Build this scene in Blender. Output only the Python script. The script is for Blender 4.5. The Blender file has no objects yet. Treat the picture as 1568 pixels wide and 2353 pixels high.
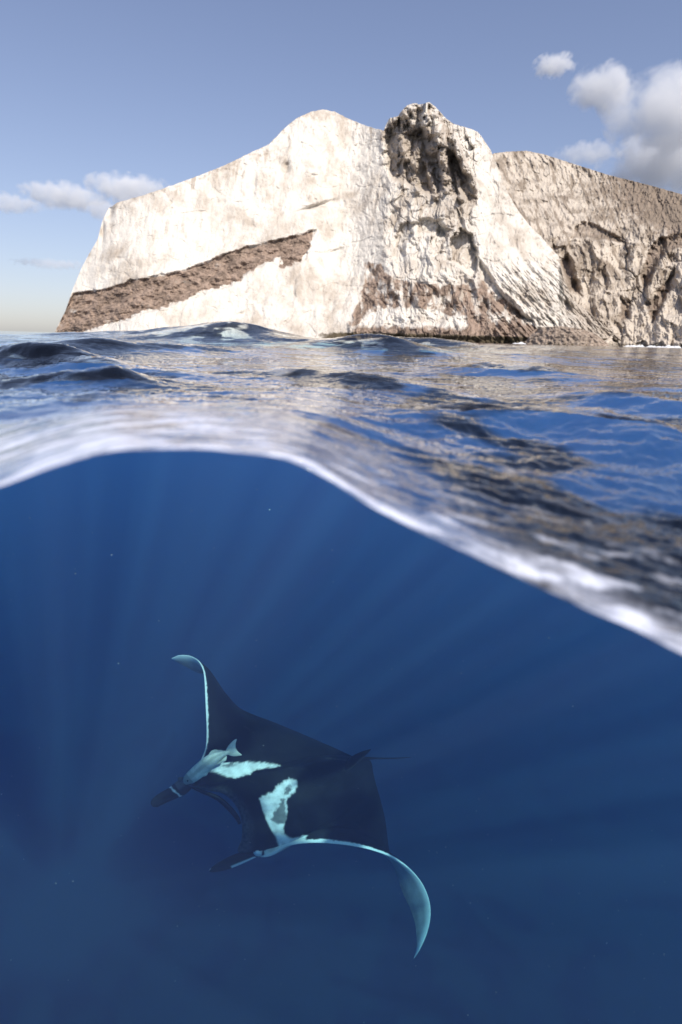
import bpy, math, random
import numpy as np
from mathutils import Matrix, Vector

random.seed(7)
rng = np.random.default_rng(7)
S = bpy.context.scene
COL = S.collection
rad = math.radians

# ------------------------------------------------------------------ camera
CAM_H = 0.16
FPX = 1358.0                      # focal length in the units of a 1568 x 2353 picture
PITCH = rad(16.3)
ROLL = rad(1.45)
cam_d = bpy.data.cameras.new('camera')
cam = bpy.data.objects.new('camera', cam_d)
COL.objects.link(cam)
S.camera = cam
cam_d.sensor_fit = 'HORIZONTAL'
cam_d.sensor_width = 36.0
cam_d.lens = 36.0 * FPX / 1568.0
cam_d.clip_start = 0.01
cam_d.clip_end = 60000
CM = (Matrix.Translation((0, 0, CAM_H)) @ Matrix.Rotation(math.pi / 2 - PITCH, 4, 'X') @ Matrix.Rotation(ROLL, 4, 'Z'))
cam.matrix_world = CM
cam_d.dof.use_dof = True
cam_d.dof.focus_distance = 4.2
cam_d.dof.aperture_fstop = 4.2

# ------------------------------------------------------------------ sky, sun, exposure
SUN_TO = Vector((0.455, -0.774, 0.929)).normalized()     # towards the sun: behind the camera, to its right
elev = math.asin(SUN_TO.z)
azim = math.atan2(SUN_TO.x, SUN_TO.y)
W = bpy.data.worlds.new('World')
S.world = W
W.use_nodes = True
wn = W.node_tree.nodes
wl = W.node_tree.links
wn.clear()
sky = wn.new('ShaderNodeTexSky')
sky.sky_type = 'NISHITA'
sky.sun_disc = False
sky.sun_elevation = elev
sky.sun_rotation = azim
sky.air_density = 1.0
sky.dust_density = 0.7
sky.ozone_density = 1.0
sky.altitude = 0
hsv = wn.new('ShaderNodeHueSaturation')
hsv.inputs['Hue'].default_value = 0.503
hsv.inputs['Saturation'].default_value = 0.90
hsv.inputs['Value'].default_value = 1.0
bg = wn.new('ShaderNodeBackground')
bg.inputs['Strength'].default_value = 0.148
wo = wn.new('ShaderNodeOutputWorld')
wl.new(sky.outputs[0], hsv.inputs['Color'])
tint = wn.new('ShaderNodeMixRGB'); tint.blend_type = 'MULTIPLY'; tint.inputs['Fac'].default_value = 1.0
tint.inputs['Color2'].default_value = (1.0, .965, 1.10, 1)
wl.new(hsv.outputs[0], tint.inputs['Color1'])
# soft shoulder so that the bright horizon keeps its colour: c / (1 + k c)
vm = wn.new('ShaderNodeVectorMath'); vm.operation = 'MULTIPLY_ADD'; vm.inputs[1].default_value = (.062, .054, .044); vm.inputs[2].default_value = (1, 1, 1)
vd = wn.new('ShaderNodeVectorMath'); vd.operation = 'DIVIDE'
wl.new(tint.outputs[0], vm.inputs[0]); wl.new(tint.outputs[0], vd.inputs[0]); wl.new(vm.outputs[0], vd.inputs[1])
wl.new(vd.outputs[0], bg.inputs['Color'])
wl.new(bg.outputs[0], wo.inputs['Surface'])

sun_d = bpy.data.lights.new('sun', 'SUN')
sun_d.energy = 5.0
sun_d.angle = rad(0.5)
sun_d.color = (1.0, 0.94, 0.855)
sun = bpy.data.objects.new('sun', sun_d)
COL.objects.link(sun)
sun.rotation_euler = SUN_TO.to_track_quat('Z', 'Y').to_euler()
sun.location = SUN_TO * 50

S.view_settings.view_transform = 'Standard'
S.view_settings.look = 'None'
S.view_settings.exposure = 0.0
S.view_settings.gamma = 1.0
S.view_settings.use_curve_mapping = False
S.render.engine = 'CYCLES'
cy = S.cycles
cy.use_denoising = True
cy.max_bounces = 8
cy.diffuse_bounces = 2
cy.glossy_bounces = 3
cy.transmission_bounces = 4
cy.volume_bounces = 4
cy.transparent_max_bounces = 12
cy.sample_clamp_indirect = 4.0
cy.volume_max_steps = 96
cy.volume_step_rate = 1.0

# ------------------------------------------------------------------ picture <-> world helpers (used once, to measure where things stand)
R3 = np.array(CM.to_3x3())
CPOS = np.array([0.0, 0.0, CAM_H])

def pdir(px, py):
    """direction with unit depth along the camera axis for a picture point (1568 x 2353 units)"""
    px = np.asarray(px, float); py = np.asarray(py, float)
    v = np.stack([(px - 784) / FPX, -(py - 1176.5) / FPX, -np.ones_like(px)], -1)
    return v @ R3.T

def pworld(px, py, depth):
    return CPOS + pdir(px, py) * np.asarray(depth, float)[..., None]

def proj(P):
    v = (P - CPOS) @ R3
    return 784 + FPX * v[..., 0] / -v[..., 2], 1176.5 - FPX * v[..., 1] / -v[..., 2]

# ------------------------------------------------------------------ numpy noise
def _h(ix, iy, seed):
    n = (ix.astype(np.int64) * 374761393 + iy.astype(np.int64) * 668265263 + seed * 974711) & 0xffffffff
    n = ((n ^ (n >> 13)) * 1274126177) & 0xffffffff
    return (n ^ (n >> 16)) & 0xffffffff

def perlin(x, y, seed=0):
    x = np.asarray(x, float); y = np.asarray(y, float)
    ix = np.floor(x); iy = np.floor(y)
    fx = x - ix; fy = y - iy
    def g(dx, dy):
        a = _h(ix + dx, iy + dy, seed) / 4294967296.0 * 2 * np.pi
        return np.cos(a) * (fx - dx) + np.sin(a) * (fy - dy)
    u = fx * fx * fx * (fx * (fx * 6 - 15) + 10); v = fy * fy * fy * (fy * (fy * 6 - 15) + 10)
    a = g(0, 0) * (1 - u) + g(1, 0) * u
    b = g(0, 1) * (1 - u) + g(1, 1) * u
    return (a * (1 - v) + b * v) * 1.5

def fbm(x, y, o=5, seed=0, gain=.5, lac=2.03):
    r = 0; a = 1; t = 0
    for i in range(o):
        r = r + a * perlin(x, y, seed + i * 17); t += a; a *= gain; x = x * lac + 3.1; y = y * lac + 7.7
    return r / t

def ridged(x, y, o=4, seed=0, gain=.5, lac=2.1):
    r = 0; a = 1; t = 0
    for i in range(o):
        r = r + a * (1 - 2 * np.abs(perlin(x, y, seed + i * 13))); t += a; a *= gain; x = x * lac + 5.3; y = y * lac + 1.9
    return r / t

def facets(x, y, seed=0):
    """angular blocks: every cell is its own tilted plane; returns height and distance to the nearest joint"""
    ix = np.floor(x); iy = np.floor(y)
    f1 = np.full(x.shape, 9.0); f2 = np.full(x.shape, 9.0); h = np.zeros(x.shape)
    for dx in (-1, 0, 1):
        for dy in (-1, 0, 1):
            cx = ix + dx; cy_ = iy + dy
            a = _h(cx, cy_, seed) / 4294967296.0; b = _h(cx, cy_, seed + 5) / 4294967296.0
            px = x - cx - .15 - .7 * a; py = y - cy_ - .15 - .7 * b
            d = np.hypot(px, py)
            c = _h(cx, cy_, seed + 9) / 4294967296.0; e = _h(cx, cy_, seed + 11) / 4294967296.0
            hh = (c - .5) * 1.0 + px * (e - .5) * 2.0 + py * (a - .5) * 1.2
            n = d < f1
            f2 = np.where(n, f1, np.minimum(f2, d)); f1 = np.where(n, d, f1); h = np.where(n, hh, h)
    return h, f2 - f1

def sstep(a, b, x):
    t = np.clip((x - a) / (b - a), 0, 1)
    return t * t * (3 - 2 * t)

def poly_sd(px, py, poly):
    """signed distance to a polygon, positive inside"""
    poly = np.asarray(poly, float)
    shp = px.shape
    px = px.ravel(); py = py.ravel()
    lo = poly.min(0) - 40; hi = poly.max(0) + 40
    near = (px > lo[0]) & (px < hi[0]) & (py > lo[1]) & (py < hi[1])
    full = np.full(px.shape, -40.0)
    px = px[near]; py = py[near]
    d = np.full(px.shape, 1e18); ins = np.zeros(px.shape, bool)
    n = len(poly)
    for i in range(n):
        ax, ay = poly[i]; bx, by = poly[(i + 1) % n]
        ex, ey = bx - ax, by - ay
        t = np.clip(((px - ax) * ex + (py - ay) * ey) / (ex * ex + ey * ey + 1e-12), 0, 1)
        d = np.minimum(d, (px - ax - t * ex) ** 2 + (py - ay - t * ey) ** 2)
        c = ((ay > py) != (by > py)) & (px < (bx - ax) * (py - ay) / (by - ay + 1e-12) + ax)
        ins ^= c
    d = np.sqrt(d)
    full[near] = np.where(ins, d, -d)
    return full.reshape(shp)

def pmask(px, py, poly, soft=4):
    return sstep(-soft, soft, poly_sd(px, py, poly))

# ------------------------------------------------------------------ object helpers
def signed_volume(v, f):
    v = np.asarray(v, float).reshape(-1, 3)
    t = 0.0
    f = np.asarray(f) if isinstance(f, np.ndarray) else f
    if isinstance(f, np.ndarray):
        for a in range(1, f.shape[1] - 1):
            t += np.einsum('ij,ij->i', v[f[:, 0]], np.cross(v[f[:, a]], v[f[:, a + 1]])).sum()
    else:
        tr_ = np.array([(q[0], q[a], q[a + 1]) for q in f for a in range(1, len(q) - 1)])
        t = np.einsum('ij,ij->i', v[tr_[:, 0]], np.cross(v[tr_[:, 1]], v[tr_[:, 2]])).sum()
    return t

def mesh_obj(name, verts, faces, mat=None, parent=None, smooth=True, attrs=None, closed=False):
    if closed and signed_volume(np.asarray(verts, float).reshape(-1, 3) - np.asarray(verts, float).reshape(-1, 3).mean(0), faces) < 0:
        faces = faces[:, ::-1].copy() if isinstance(faces, np.ndarray) else [tuple(q)[::-1] for q in faces]
    me = bpy.data.meshes.new(name)
    verts = np.asarray(verts, np.float32).reshape(-1, 3)
    if isinstance(faces, np.ndarray):
        nf, k = faces.shape
        me.vertices.add(len(verts)); me.vertices.foreach_set('co', verts.ravel())
        me.loops.add(nf * k); me.loops.foreach_set('vertex_index', faces.astype(np.int32).ravel())
        me.polygons.add(nf)
        me.polygons.foreach_set('loop_start', np.arange(0, nf * k, k, dtype=np.int32))
        me.update(calc_edges=True); me.validate()
    else:
        me.from_pydata([tuple(map(float, v)) for v in verts], [], faces)
        me.update()
    me.polygons.foreach_set('use_smooth', [smooth] * len(me.polygons))
    if attrs:
        for k_, a in attrs.items():
            at = me.attributes.new(k_, 'FLOAT', 'POINT')
            at.data.foreach_set('value', np.asarray(a, np.float32).ravel())
    if mat: me.materials.append(mat)
    o = bpy.data.objects.new(name, me)
    COL.objects.link(o)
    if parent: o.parent = parent
    return o

def grid_faces(nu, nv, wrap_u=False, flip=False):
    i = np.arange(nu if wrap_u else nu - 1)[:, None]; j = np.arange(nv - 1)[None, :]
    i2 = (i + 1) % nu
    a = i * nv + j; b = i2 * nv + j; c = i2 * nv + j + 1; d = i * nv + j + 1
    a, b, c, d = np.broadcast_arrays(a, b, c, d)
    q = np.stack([a, b, c, d], -1).reshape(-1, 4)
    return q[:, ::-1].copy() if flip else q

def tag(o, label=None, cat=None, group=None, kind=None):
    if label: o['label'] = label
    if cat: o['category'] = cat
    if group: o['group'] = group
    if kind: o['kind'] = kind
    return o

class NT:
    def __init__(self, name):
        self.m = bpy.data.materials.new(name); self.m.use_nodes = True
        self.n = self.m.node_tree.nodes; self.l = self.m.node_tree.links
        self.n.clear(); self.out = self.n.new('ShaderNodeOutputMaterial')
    def add(self, t, **kw):
        n = self.n.new('ShaderNode' + t)
        for k, v in kw.items():
            if k.startswith('i_'):
                n.inputs[k[2:].replace('_', ' ')].default_value = v
            else: setattr(n, k, v)
        return n
    def link(self, a, b): self.l.new(a, b)
    def attr(self, name): return self.add('Attribute', attribute_name=name).outputs['Fac']
    def val(self, op, a, b=None, c=None, clamp=False):
        n = self.add('Math', operation=op, use_clamp=clamp)
        for i, x in enumerate((a, b, c)):
            if x is None: continue
            if isinstance(x, (int, float)): n.inputs[i].default_value = x
            else: self.link(x, n.inputs[i])
        return n.outputs[0]
    def mix(self, fac, a, b, bt='MIX'):
        n = self.add('MixRGB', blend_type=bt)
        for k, x in (('Fac', fac), ('Color1', a), ('Color2', b)):
            if isinstance(x, (int, float)): n.inputs[k].default_value = x
            elif isinstance(x, tuple): n.inputs[k].default_value = (*x[:3], 1)
            else: self.link(x, n.inputs[k])
        return n.outputs[0]
    def ramp(self, fac, lo, hi):
        n = self.add('MapRange', interpolation_type='SMOOTHSTEP')
        n.inputs['From Min'].default_value = lo; n.inputs['From Max'].default_value = hi
        self.link(fac, n.inputs['Value']); return n.outputs[0]
    def noise(self, scale, detail=4, rough=.55, vec=None, dist=0.0):
        n = self.add('TexNoise'); n.inputs['Scale'].default_value = scale
        n.inputs['Detail'].default_value = detail; n.inputs['Roughness'].default_value = rough
        n.inputs['Distortion'].default_value = dist
        if vec is not None: self.link(vec, n.inputs['Vector'])
        return n.outputs['Fac']
    def pos(self, scale=(1, 1, 1), rot=(0, 0, 0), loc=(0, 0, 0)):
        g = self.add('NewGeometry'); m = self.add('Mapping'); m.inputs['Location'].default_value = loc
        m.inputs['Scale'].default_value = scale; m.inputs['Rotation'].default_value = rot
        self.link(g.outputs['Position'], m.inputs['Vector']); return m.outputs[0]

# ================================================================== SEA
PORT_R = 0.5
edge_px = np.array([(-260, 1180), (-120, 1150), (0, 1116), (100, 1078), (200, 1046), (280, 1032), (400, 1028), (550, 1036), (640, 1049), (700, 1068), (760, 1102),
                    (850, 1162), (1000, 1236), (1100, 1282), (1240, 1347), (1330, 1392), (1450, 1440), (1568, 1500), (1700, 1560), (1850, 1600)], float)
# smooth the digitised edge
ex = np.linspace(-260, 1850, 400)
eyv = np.interp(ex, edge_px[:, 0], edge_px[:, 1])
eyv = eyv + 7 * fbm(ex / 75, ex * 0, 2, 900) * sstep(-100, 200, ex) + 5 * fbm(ex / 26, ex * 0 + 4, 2, 901) * sstep(700, 900, ex)
kk = np.exp(-np.linspace(-2, 2, 29) ** 2); kk /= kk.sum()
eyv = np.convolve(np.pad(eyv, 14, mode='edge'), kk, 'valid')
ed = pdir(ex, eyv)
e_az = np.arctan2(ed[:, 0], ed[:, 1])
e_el = np.arctan2(ed[:, 2], np.hypot(ed[:, 0], ed[:, 1]))
az_lo, az_hi = e_az.min(), e_az.max()

# azimuth samples: dense in view, sparse elsewhere
az_in = np.linspace(rad(-36), rad(36), 820)
az_out = np.linspace(rad(36), rad(324), 150)[1:-1]
AZ = np.concatenate([az_in, az_out])
azw = (AZ + np.pi) % (2 * np.pi) - np.pi
el_edge = np.interp(azw, e_az, e_el)
side = sstep(rad(33), rad(75), np.abs(azw))
el_edge = el_edge * (1 - side) + rad(-17) * side
NR = 1000
rr = np.exp(np.linspace(math.log(PORT_R), math.log(9000), NR))
# denser close in
r_edge = PORT_R * np.cos(el_edge)
z_edge = CAM_H + PORT_R * np.sin(el_edge)

def wave_height(x, y, r):
    z = np.zeros_like(x)
    rs = np.random.default_rng(11)
    # wind chop: summed trains, each fades out where it is finer than the mesh
    for k in range(34):
        lam = 0.28 * (1.19 ** k)
        if lam > 60: break
        th = rs.normal(math.pi * 0.56, 0.55)
        ph = rs.uniform(0, 6.28)
        kx, ky = math.cos(th) * 2 * math.pi / lam, math.sin(th) * 2 * math.pi / lam
        a = (0.0012 + 0.0034 * sstep(.5, 2.5, lam)) * lam / (1 + (lam / 5.5) ** 1.3)
        if k % 3 == 0:
            qx = perlin(x / lam / 1.7 + 9 + k, y / lam / 1.7, 3 + k); qe = perlin(x / lam / 3.1 + k * 3, y / lam / 3.1, 77 + k)
        wx = x + 0.16 * lam * qx
        wy = y - 0.16 * lam * qe
        p = np.sin(kx * wx + ky * wy + ph)
        s = 1.0 - np.abs(np.sin(0.5 * (kx * wx + ky * wy + ph))) * 2 * 0.72      # peaked crest
        env = 0.55 + 0.9 * np.clip(qe * (1 if k % 2 else -1) + .35, 0, 1.2)
        fade = sstep(0.9, 2.2, lam / (0.012 * r * 2.2 + 1e-6))
        z += a * fade * env * (0.6 * p + 0.4 * s)
    return z

def ridge(x, y, cx, cy, ang, length, width, h, skew=1.0):
    """one wave crest; steeper towards the camera when skew > 1"""
    c, s = math.cos(ang), math.sin(ang)
    u = (x - cx) * c + (y - cy) * s
    v = -(x - cx) * s + (y - cy) * c
    w = np.where(v < 0, width / skew, width)
    return h * np.exp(-(u / length) ** 2) / (1 + (v / w) ** 2) ** 1.6

def ground(px, py, z=0.0):
    d = pdir(px, py); t = (z - CAM_H) / d[2]
    return d[0] * t, d[1] * t

A = AZ[:, None]; Rr = rr[None, :]
# radial coordinate starts on the port edge
Rg = r_edge[:, None] + (Rr - PORT_R)
X = np.sin(A) * Rg; Y = np.cos(A) * Rg
Z = wave_height(X, Y, Rg)
# the waves the photograph shows one by one
cseed = [1]
def crest(px1, py1, px2, py2, r1, r2, z1, z2, width, skew):
    global Z
    d1 = pdir(px1, py1); d2 = pdir(px2, py2)
    a1 = np.array([d1[0], d1[1]]) / np.hypot(d1[0], d1[1]) * r1
    a2 = np.array([d2[0], d2[1]]) / np.hypot(d2[0], d2[1]) * r2
    c = (a1 + a2) / 2; dv = a2 - a1; L = np.hypot(*dv)
    Z += ridge(X, Y, c[0], c[1], math.atan2(dv[1], dv[0]), L * .62, width, (z1 + z2) / 2, skew) * (1 + .8 * fbm(X / (width * 2.2) + cseed[0] * 7, Y / (width * 1.3), 3, 600))
    cseed[0] += 1
crest(360, 758, 700, 758, 7.4, 7.0, .21, .22, .9, 1.2)
crest(-200, 775, 420, 772, 8.5, 7.4, .07, .09, .8, 1.3)
crest(640, 765, 1250, 800, 9.5, 7.5, .17, .10, .9, 1.3)
crest(-100, 800, 500, 800, 4.6, 5.2, .08, .07, .45, 1.4)
crest(700, 770, 1010, 790, 6.3, 5.6, .14, .10, .6, 1.4)
crest(-60, 790, 330, 840, 3.6, 2.5, .13, .08, .30, 1.6)
crest(60, 850, 360, 880, 2.0, 1.9, .06, .05, .18, 1.4)
crest(520, 870, 1000, 885, 2.6, 2.1, .065, .05, .28, 1.8)
crest(930, 930, 1330, 905, 1.35, 1.6, .045, .07, .26, 1.7)
crest(1300, 905, 1700, 985, 1.6, 1.2, .07, .05, .26, 1.7)
crest(1050, 800, 1330, 850, 3.8, 3.2, .07, .05, .3, 1.2)
crest(1350, 880, 1600, 895, 2.3, 2.1, .05, .05, .2, 1.5)
crest(0, 925, 330, 915, 1.15, 1.25, .03, .03, .12, 1.3)
crest(650, 960, 900, 1000, 1.0, .95, .02, .02, .08, 1.5)
# choppy detail close in
zd = 0.007 * (fbm(X * 7.0 + Y * 2, Y * 12, 4, 5)) + 0.004 * ridged(X * 16, Y * 30, 3, 21)
Z += zd * sstep(60, 3, Rg)
rgt = 1.1 * sstep(-.2, .3, azw)[:, None] * sstep(.55, .75, Rg) * sstep(2.2, 1.2, Rg)
lft = sstep(.0, -.25, azw)[:, None] * sstep(.62, .85, Rg) * sstep(2.6, 1.4, Rg)
Z += lft * (.011 * fbm(X * 2.4 + 4, Y * 8, 4, 27) + .002 * ridged(X * 7 + 2 * Y, Y * 20, 3, 28))
Z += rgt * (.020 * fbm(X * 3.2 + 4, Y * 6.5, 4, 25) + .006 * ridged(X * 8 + 2 * Y, Y * 17, 3, 26) + .0030 * ridged(X * 19 - 3 * Y, Y * 38 + 6 * X, 3, 29))
Z *= 1 - 0.85 * sstep(60, 600, Rg)
# blend to the waterline on the port
dr = Rg - r_edge[:, None]
Znear = CAM_H - (CAM_H - z_edge[:, None]) * (Rg / r_edge[:, None]) ** np.where(azw > 0, .42 - .12 * sstep(0, .4, azw), .42)[:, None]
rk = sstep(-.28, .25, azw)[:, None]
k = 1 - sstep(0.42 - .22 * rk, 0.85 + 1.7 * rk, dr)
Z = Z * (1 - k) + (Znear + (0.30 + .5 * rk) * Z) * k
# below the line of sight of the edge nothing may rise above ... keep the near sheet falling gently away
lip = np.exp(-dr / 0.022)
Z0 = Z[:, :1]
Z += (z_edge[:, None] - Z0) * np.exp(-dr / 0.22)
X[:, 0] = np.sin(AZ) * r_edge; Y[:, 0] = np.cos(AZ) * r_edge; Z[:, 0] = z_edge

NB = 24
# bowl of the port, from waterline to nadir
tb = np.linspace(0, 1, NB + 1)[1:]; tb = tb - (1 - tb) ** 6 * (tb[0] - .0015) / (1 - tb[0]) ** 6
EL = el_edge[:, None] + (-math.pi / 2 + 0.02 - el_edge[:, None]) * tb[None, :]
BX = np.sin(A) * np.cos(EL) * PORT_R; BY = np.cos(A) * np.cos(EL) * PORT_R; BZ = CAM_H + np.sin(EL) * PORT_R
# order per azimuth: nadir ... waterline, surface ... far, outer wall down
DEEP = -8.0
ox = X[:, -1:]; oy = Y[:, -1:]
GX = np.concatenate([BX[:, ::-1], X, ox, ox * 0.0005], 1)
GY = np.concatenate([BY[:, ::-1], Y, oy, oy * 0.0005], 1)
GZ = np.concatenate([BZ[:, ::-1], Z, np.full_like(ox, DEEP), np.full_like(ox, DEEP)], 1)
nA, nV = GX.shape
port = np.zeros_like(GX); port[:, :NB] = 1.0
F = grid_faces(nA, nV, wrap_u=True, flip=True)
V = np.stack([GX, GY, GZ], -1).reshape(-1, 3)
# caps: nadir of the bowl and centre of the sea bed
V = np.vstack([V, [[0, 0, CAM_H - PORT_R]], [[0, 0, DEEP]]])
i = np.arange(nA); i2 = (i + 1) % nA
c0 = len(V) - 2; c1 = len(V) - 1
capA = np.stack([i * nV, i2 * nV, np.full(nA, c0), np.full(nA, c0)], -1)
capB = np.stack([i2 * nV + nV - 1, i * nV + nV - 1, np.full(nA, c1), np.full(nA, c1)], -1)
portv = np.concatenate([port.ravel(), [1, 0]])
# meniscus highlight and sky reflection near the port, painted as pale diffuse colour
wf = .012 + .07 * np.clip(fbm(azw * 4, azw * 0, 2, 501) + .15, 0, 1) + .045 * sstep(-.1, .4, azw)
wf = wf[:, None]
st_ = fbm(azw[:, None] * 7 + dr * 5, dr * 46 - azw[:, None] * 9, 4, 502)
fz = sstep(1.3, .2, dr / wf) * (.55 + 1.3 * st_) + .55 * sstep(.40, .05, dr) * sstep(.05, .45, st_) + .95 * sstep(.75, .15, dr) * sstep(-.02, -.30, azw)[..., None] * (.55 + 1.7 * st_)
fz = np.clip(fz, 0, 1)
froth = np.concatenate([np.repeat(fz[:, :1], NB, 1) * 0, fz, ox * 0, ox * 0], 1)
painted_glare_v = np.concatenate([froth.ravel(), [0, 0]])

m = NT('sea_water')
g = m.add('NewGeometry')
sep = m.add('SeparateXYZ'); m.link(g.outputs['Position'], sep.inputs[0])
dist = m.add('VectorMath', operation='LENGTH'); m.link(g.outputs['Position'], dist.inputs[0])
D = dist.outputs['Value']
n1 = m.noise(9.0, 4, .6, m.pos((1, 1.7, 1)), .6)
n2 = m.noise(1.1, 6, .62, m.pos((1, 1.6, 1)), .4)
bump1 = m.add('Bump'); m.link(m.val('ADD', m.val('MULTIPLY', n1, 0.003), m.val('MULTIPLY', n2, 0.034)), bump1.inputs['Height'])
bump1.inputs['Strength'].default_value = 0.55; bump1.inputs['Distance'].default_value = 1.0
fr = m.add('Fresnel'); fr.inputs['IOR'].default_value = 1.52
m.link(bump1.outputs[0], fr.inputs['Normal'])
gl = m.add('BsdfGlossy'); gl.inputs['Color'].default_value = (1, 1, 1, 1); gl.inputs['Roughness'].default_value = 0.03
m.link(bump1.outputs[0], gl.inputs['Normal'])
tr = m.add('BsdfTransparent')
# noise darkens the transparent colour in patches, masking sunlight into underwater rays
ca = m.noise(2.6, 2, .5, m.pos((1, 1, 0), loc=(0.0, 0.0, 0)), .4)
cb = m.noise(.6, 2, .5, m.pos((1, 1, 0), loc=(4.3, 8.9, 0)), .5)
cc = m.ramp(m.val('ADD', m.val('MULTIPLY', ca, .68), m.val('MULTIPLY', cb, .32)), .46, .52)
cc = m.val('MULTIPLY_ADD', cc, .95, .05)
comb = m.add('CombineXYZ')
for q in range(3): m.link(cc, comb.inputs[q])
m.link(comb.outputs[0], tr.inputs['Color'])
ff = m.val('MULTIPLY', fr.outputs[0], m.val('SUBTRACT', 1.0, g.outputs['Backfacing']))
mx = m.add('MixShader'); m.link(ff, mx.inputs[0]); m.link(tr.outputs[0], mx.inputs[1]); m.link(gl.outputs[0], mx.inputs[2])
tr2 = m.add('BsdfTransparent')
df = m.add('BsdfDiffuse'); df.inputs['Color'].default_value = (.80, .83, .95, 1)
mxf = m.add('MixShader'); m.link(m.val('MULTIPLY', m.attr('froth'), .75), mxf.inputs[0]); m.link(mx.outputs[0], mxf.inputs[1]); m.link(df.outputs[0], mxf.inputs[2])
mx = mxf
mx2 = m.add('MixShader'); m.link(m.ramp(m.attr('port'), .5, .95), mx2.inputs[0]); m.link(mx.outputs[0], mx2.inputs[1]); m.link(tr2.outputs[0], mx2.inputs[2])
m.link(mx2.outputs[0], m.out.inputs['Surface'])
SS = (0.0375, 0.0420, 0.0770)      # scattering per metre
SA = (0.210, 0.052, 0.0060)      # absorption per metre
vs = m.add('VolumeScatter'); dm = max(SS); vs.inputs['Density'].default_value = dm
vs.inputs['Color'].default_value = (*[c / dm for c in SS], 1); vs.inputs['Anisotropy'].default_value = 0.2
va = m.add('VolumeAbsorption'); dm = max(SA) * 1.02; va.inputs['Density'].default_value = dm
va.inputs['Color'].default_value = (*[1 - c / dm for c in SA], 1)
ad = m.add('AddShader'); m.link(vs.outputs[0], ad.inputs[0]); m.link(va.outputs[0], ad.inputs[1])
m.link(ad.outputs[0], m.out.inputs['Volume'])
SEA = m.m
tri = np.vstack([capA[:, :3], capB[:, :3]])
print('SEA', signed_volume(V, F), signed_volume(V, tri))
if signed_volume(V, F) < 0: F = F[:, ::-1].copy()
# top cap faces up into the port, bottom cap down
def tri_up(T):
    n = np.cross(V[T[:, 1]] - V[T[:, 0]], V[T[:, 2]] - V[T[:, 0]])
    return n[:, 2] > 0
ta = capA[:, :3]; tb_ = capB[:, :3]
if not tri_up(ta).all(): ta = ta[:, ::-1]
if tri_up(tb_).all(): tb_ = tb_[:, ::-1]
me = bpy.data.meshes.new('sea')
nf4 = len(F); tri = np.vstack([ta, tb_])
me.vertices.add(len(V)); me.vertices.foreach_set('co', V.astype(np.float32).ravel())
loops = np.concatenate([F.ravel(), tri.ravel()]).astype(np.int32)
me.loops.add(len(loops)); me.loops.foreach_set('vertex_index', loops)
me.polygons.add(nf4 + len(tri))
me.polygons.foreach_set('loop_start', np.concatenate([np.arange(nf4) * 4, nf4 * 4 + np.arange(len(tri)) * 3]).astype(np.int32))
me.update(calc_edges=True)
me.polygons.foreach_set('use_smooth', [True] * len(me.polygons))
at = me.attributes.new('port', 'FLOAT', 'POINT'); at.data.foreach_set('value', portv.astype(np.float32))
at = me.attributes.new('froth', 'FLOAT', 'POINT'); at.data.foreach_set('value', painted_glare_v.astype(np.float32))
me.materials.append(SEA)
sea = bpy.data.objects.new('sea', me); COL.objects.link(sea)
tag(sea, kind='structure', label='choppy blue sea with the open water below its surface')

sb = NT('dark_floor'); pb = sb.add('BsdfPrincipled'); pb.inputs['Specular IOR Level'].default_value = 0; pb.inputs['Roughness'].default_value = .9
sb.link(sb.mix(sb.ramp(sb.noise(.12, 6, .6, sb.pos()), .4, .65), (.004, .005, .006), (.012, .013, .014)), pb.inputs['Base Color']); sb.link(pb.outputs[0], sb.out.inputs['Surface'])
ga = np.sinh(np.linspace(-7.5, 7.5, 141)) / np.sinh(7.5) * 6000
gx, gy_ = np.meshgrid(ga, ga, indexing='ij')
tag(mesh_obj('added_dark_floor', np.stack([gx, gy_, -4.7 + .22 * fbm(gx / 9, gy_ / 9, 4, 700) * sstep(200, 60, np.hypot(gx, gy_))], -1), grid_faces(141, 141), sb.m), kind='structure')  # dark floor added close beneath to darken the lower water

# ================================================================== ISLAND
def curve(pts, x):
    p = np.asarray(pts, float)
    return np.interp(x, p[:, 0], p[:, 1])

def place(px, py, rng_m):
    d = pdir(px, py)
    hz = np.hypot(d[..., 0], d[..., 1])
    return np.stack([d[..., 0] / hz * rng_m, d[..., 1] / hz * rng_m, CAM_H + d[..., 2] / hz * rng_m], -1)

def terrain(name, xs, crest_y, base_y, nrow, range_fn, mat, attr_fn, back=0.9, nback=14):
    """a rock mass: a front face from below the sea to the crest, and a rear slope falling behind it"""
    x = xs[:, None] * np.ones((1, nrow)); t = np.linspace(0, 1, nrow)[None, :]
    y = base_y[:, None] + (crest_y - base_y)[:, None] * t
    r = range_fn(x, y, t)
    P = place(x, y, r)
    at = attr_fn(x, y, t)
    # rear slope
    cr = P[:, -1, :]
    d = cr.copy(); d[:, 2] = 0; d /= np.linalg.norm(d, axis=1)[:, None]
    rows = []
    for q in range(1, nback + 1):
        s = q / nback
        b = cr + d * (cr[:, 2:3] * back * s * 1.3 + 6 * s)
        b[:, 2] = cr[:, 2] * (1 - s ** 1.15) - 8 * s + 2.5 * fbm(xs / 30, np.full_like(xs, q * .7), 3, 9) * math.sin(math.pi * s)
        rows.append(b)
    B = np.stack(rows, 1)
    G = np.concatenate([P, B], 1)
    attrs = {k_: np.concatenate([v * np.ones_like(x), np.repeat((v * np.ones_like(x))[:, -1:], nback, 1)], 1) for k_, v in at.items()}
    return mesh_obj(name, G.reshape(-1, 3), grid_faces(G.shape[0], G.shape[1]), mat, attrs=attrs)

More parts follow.
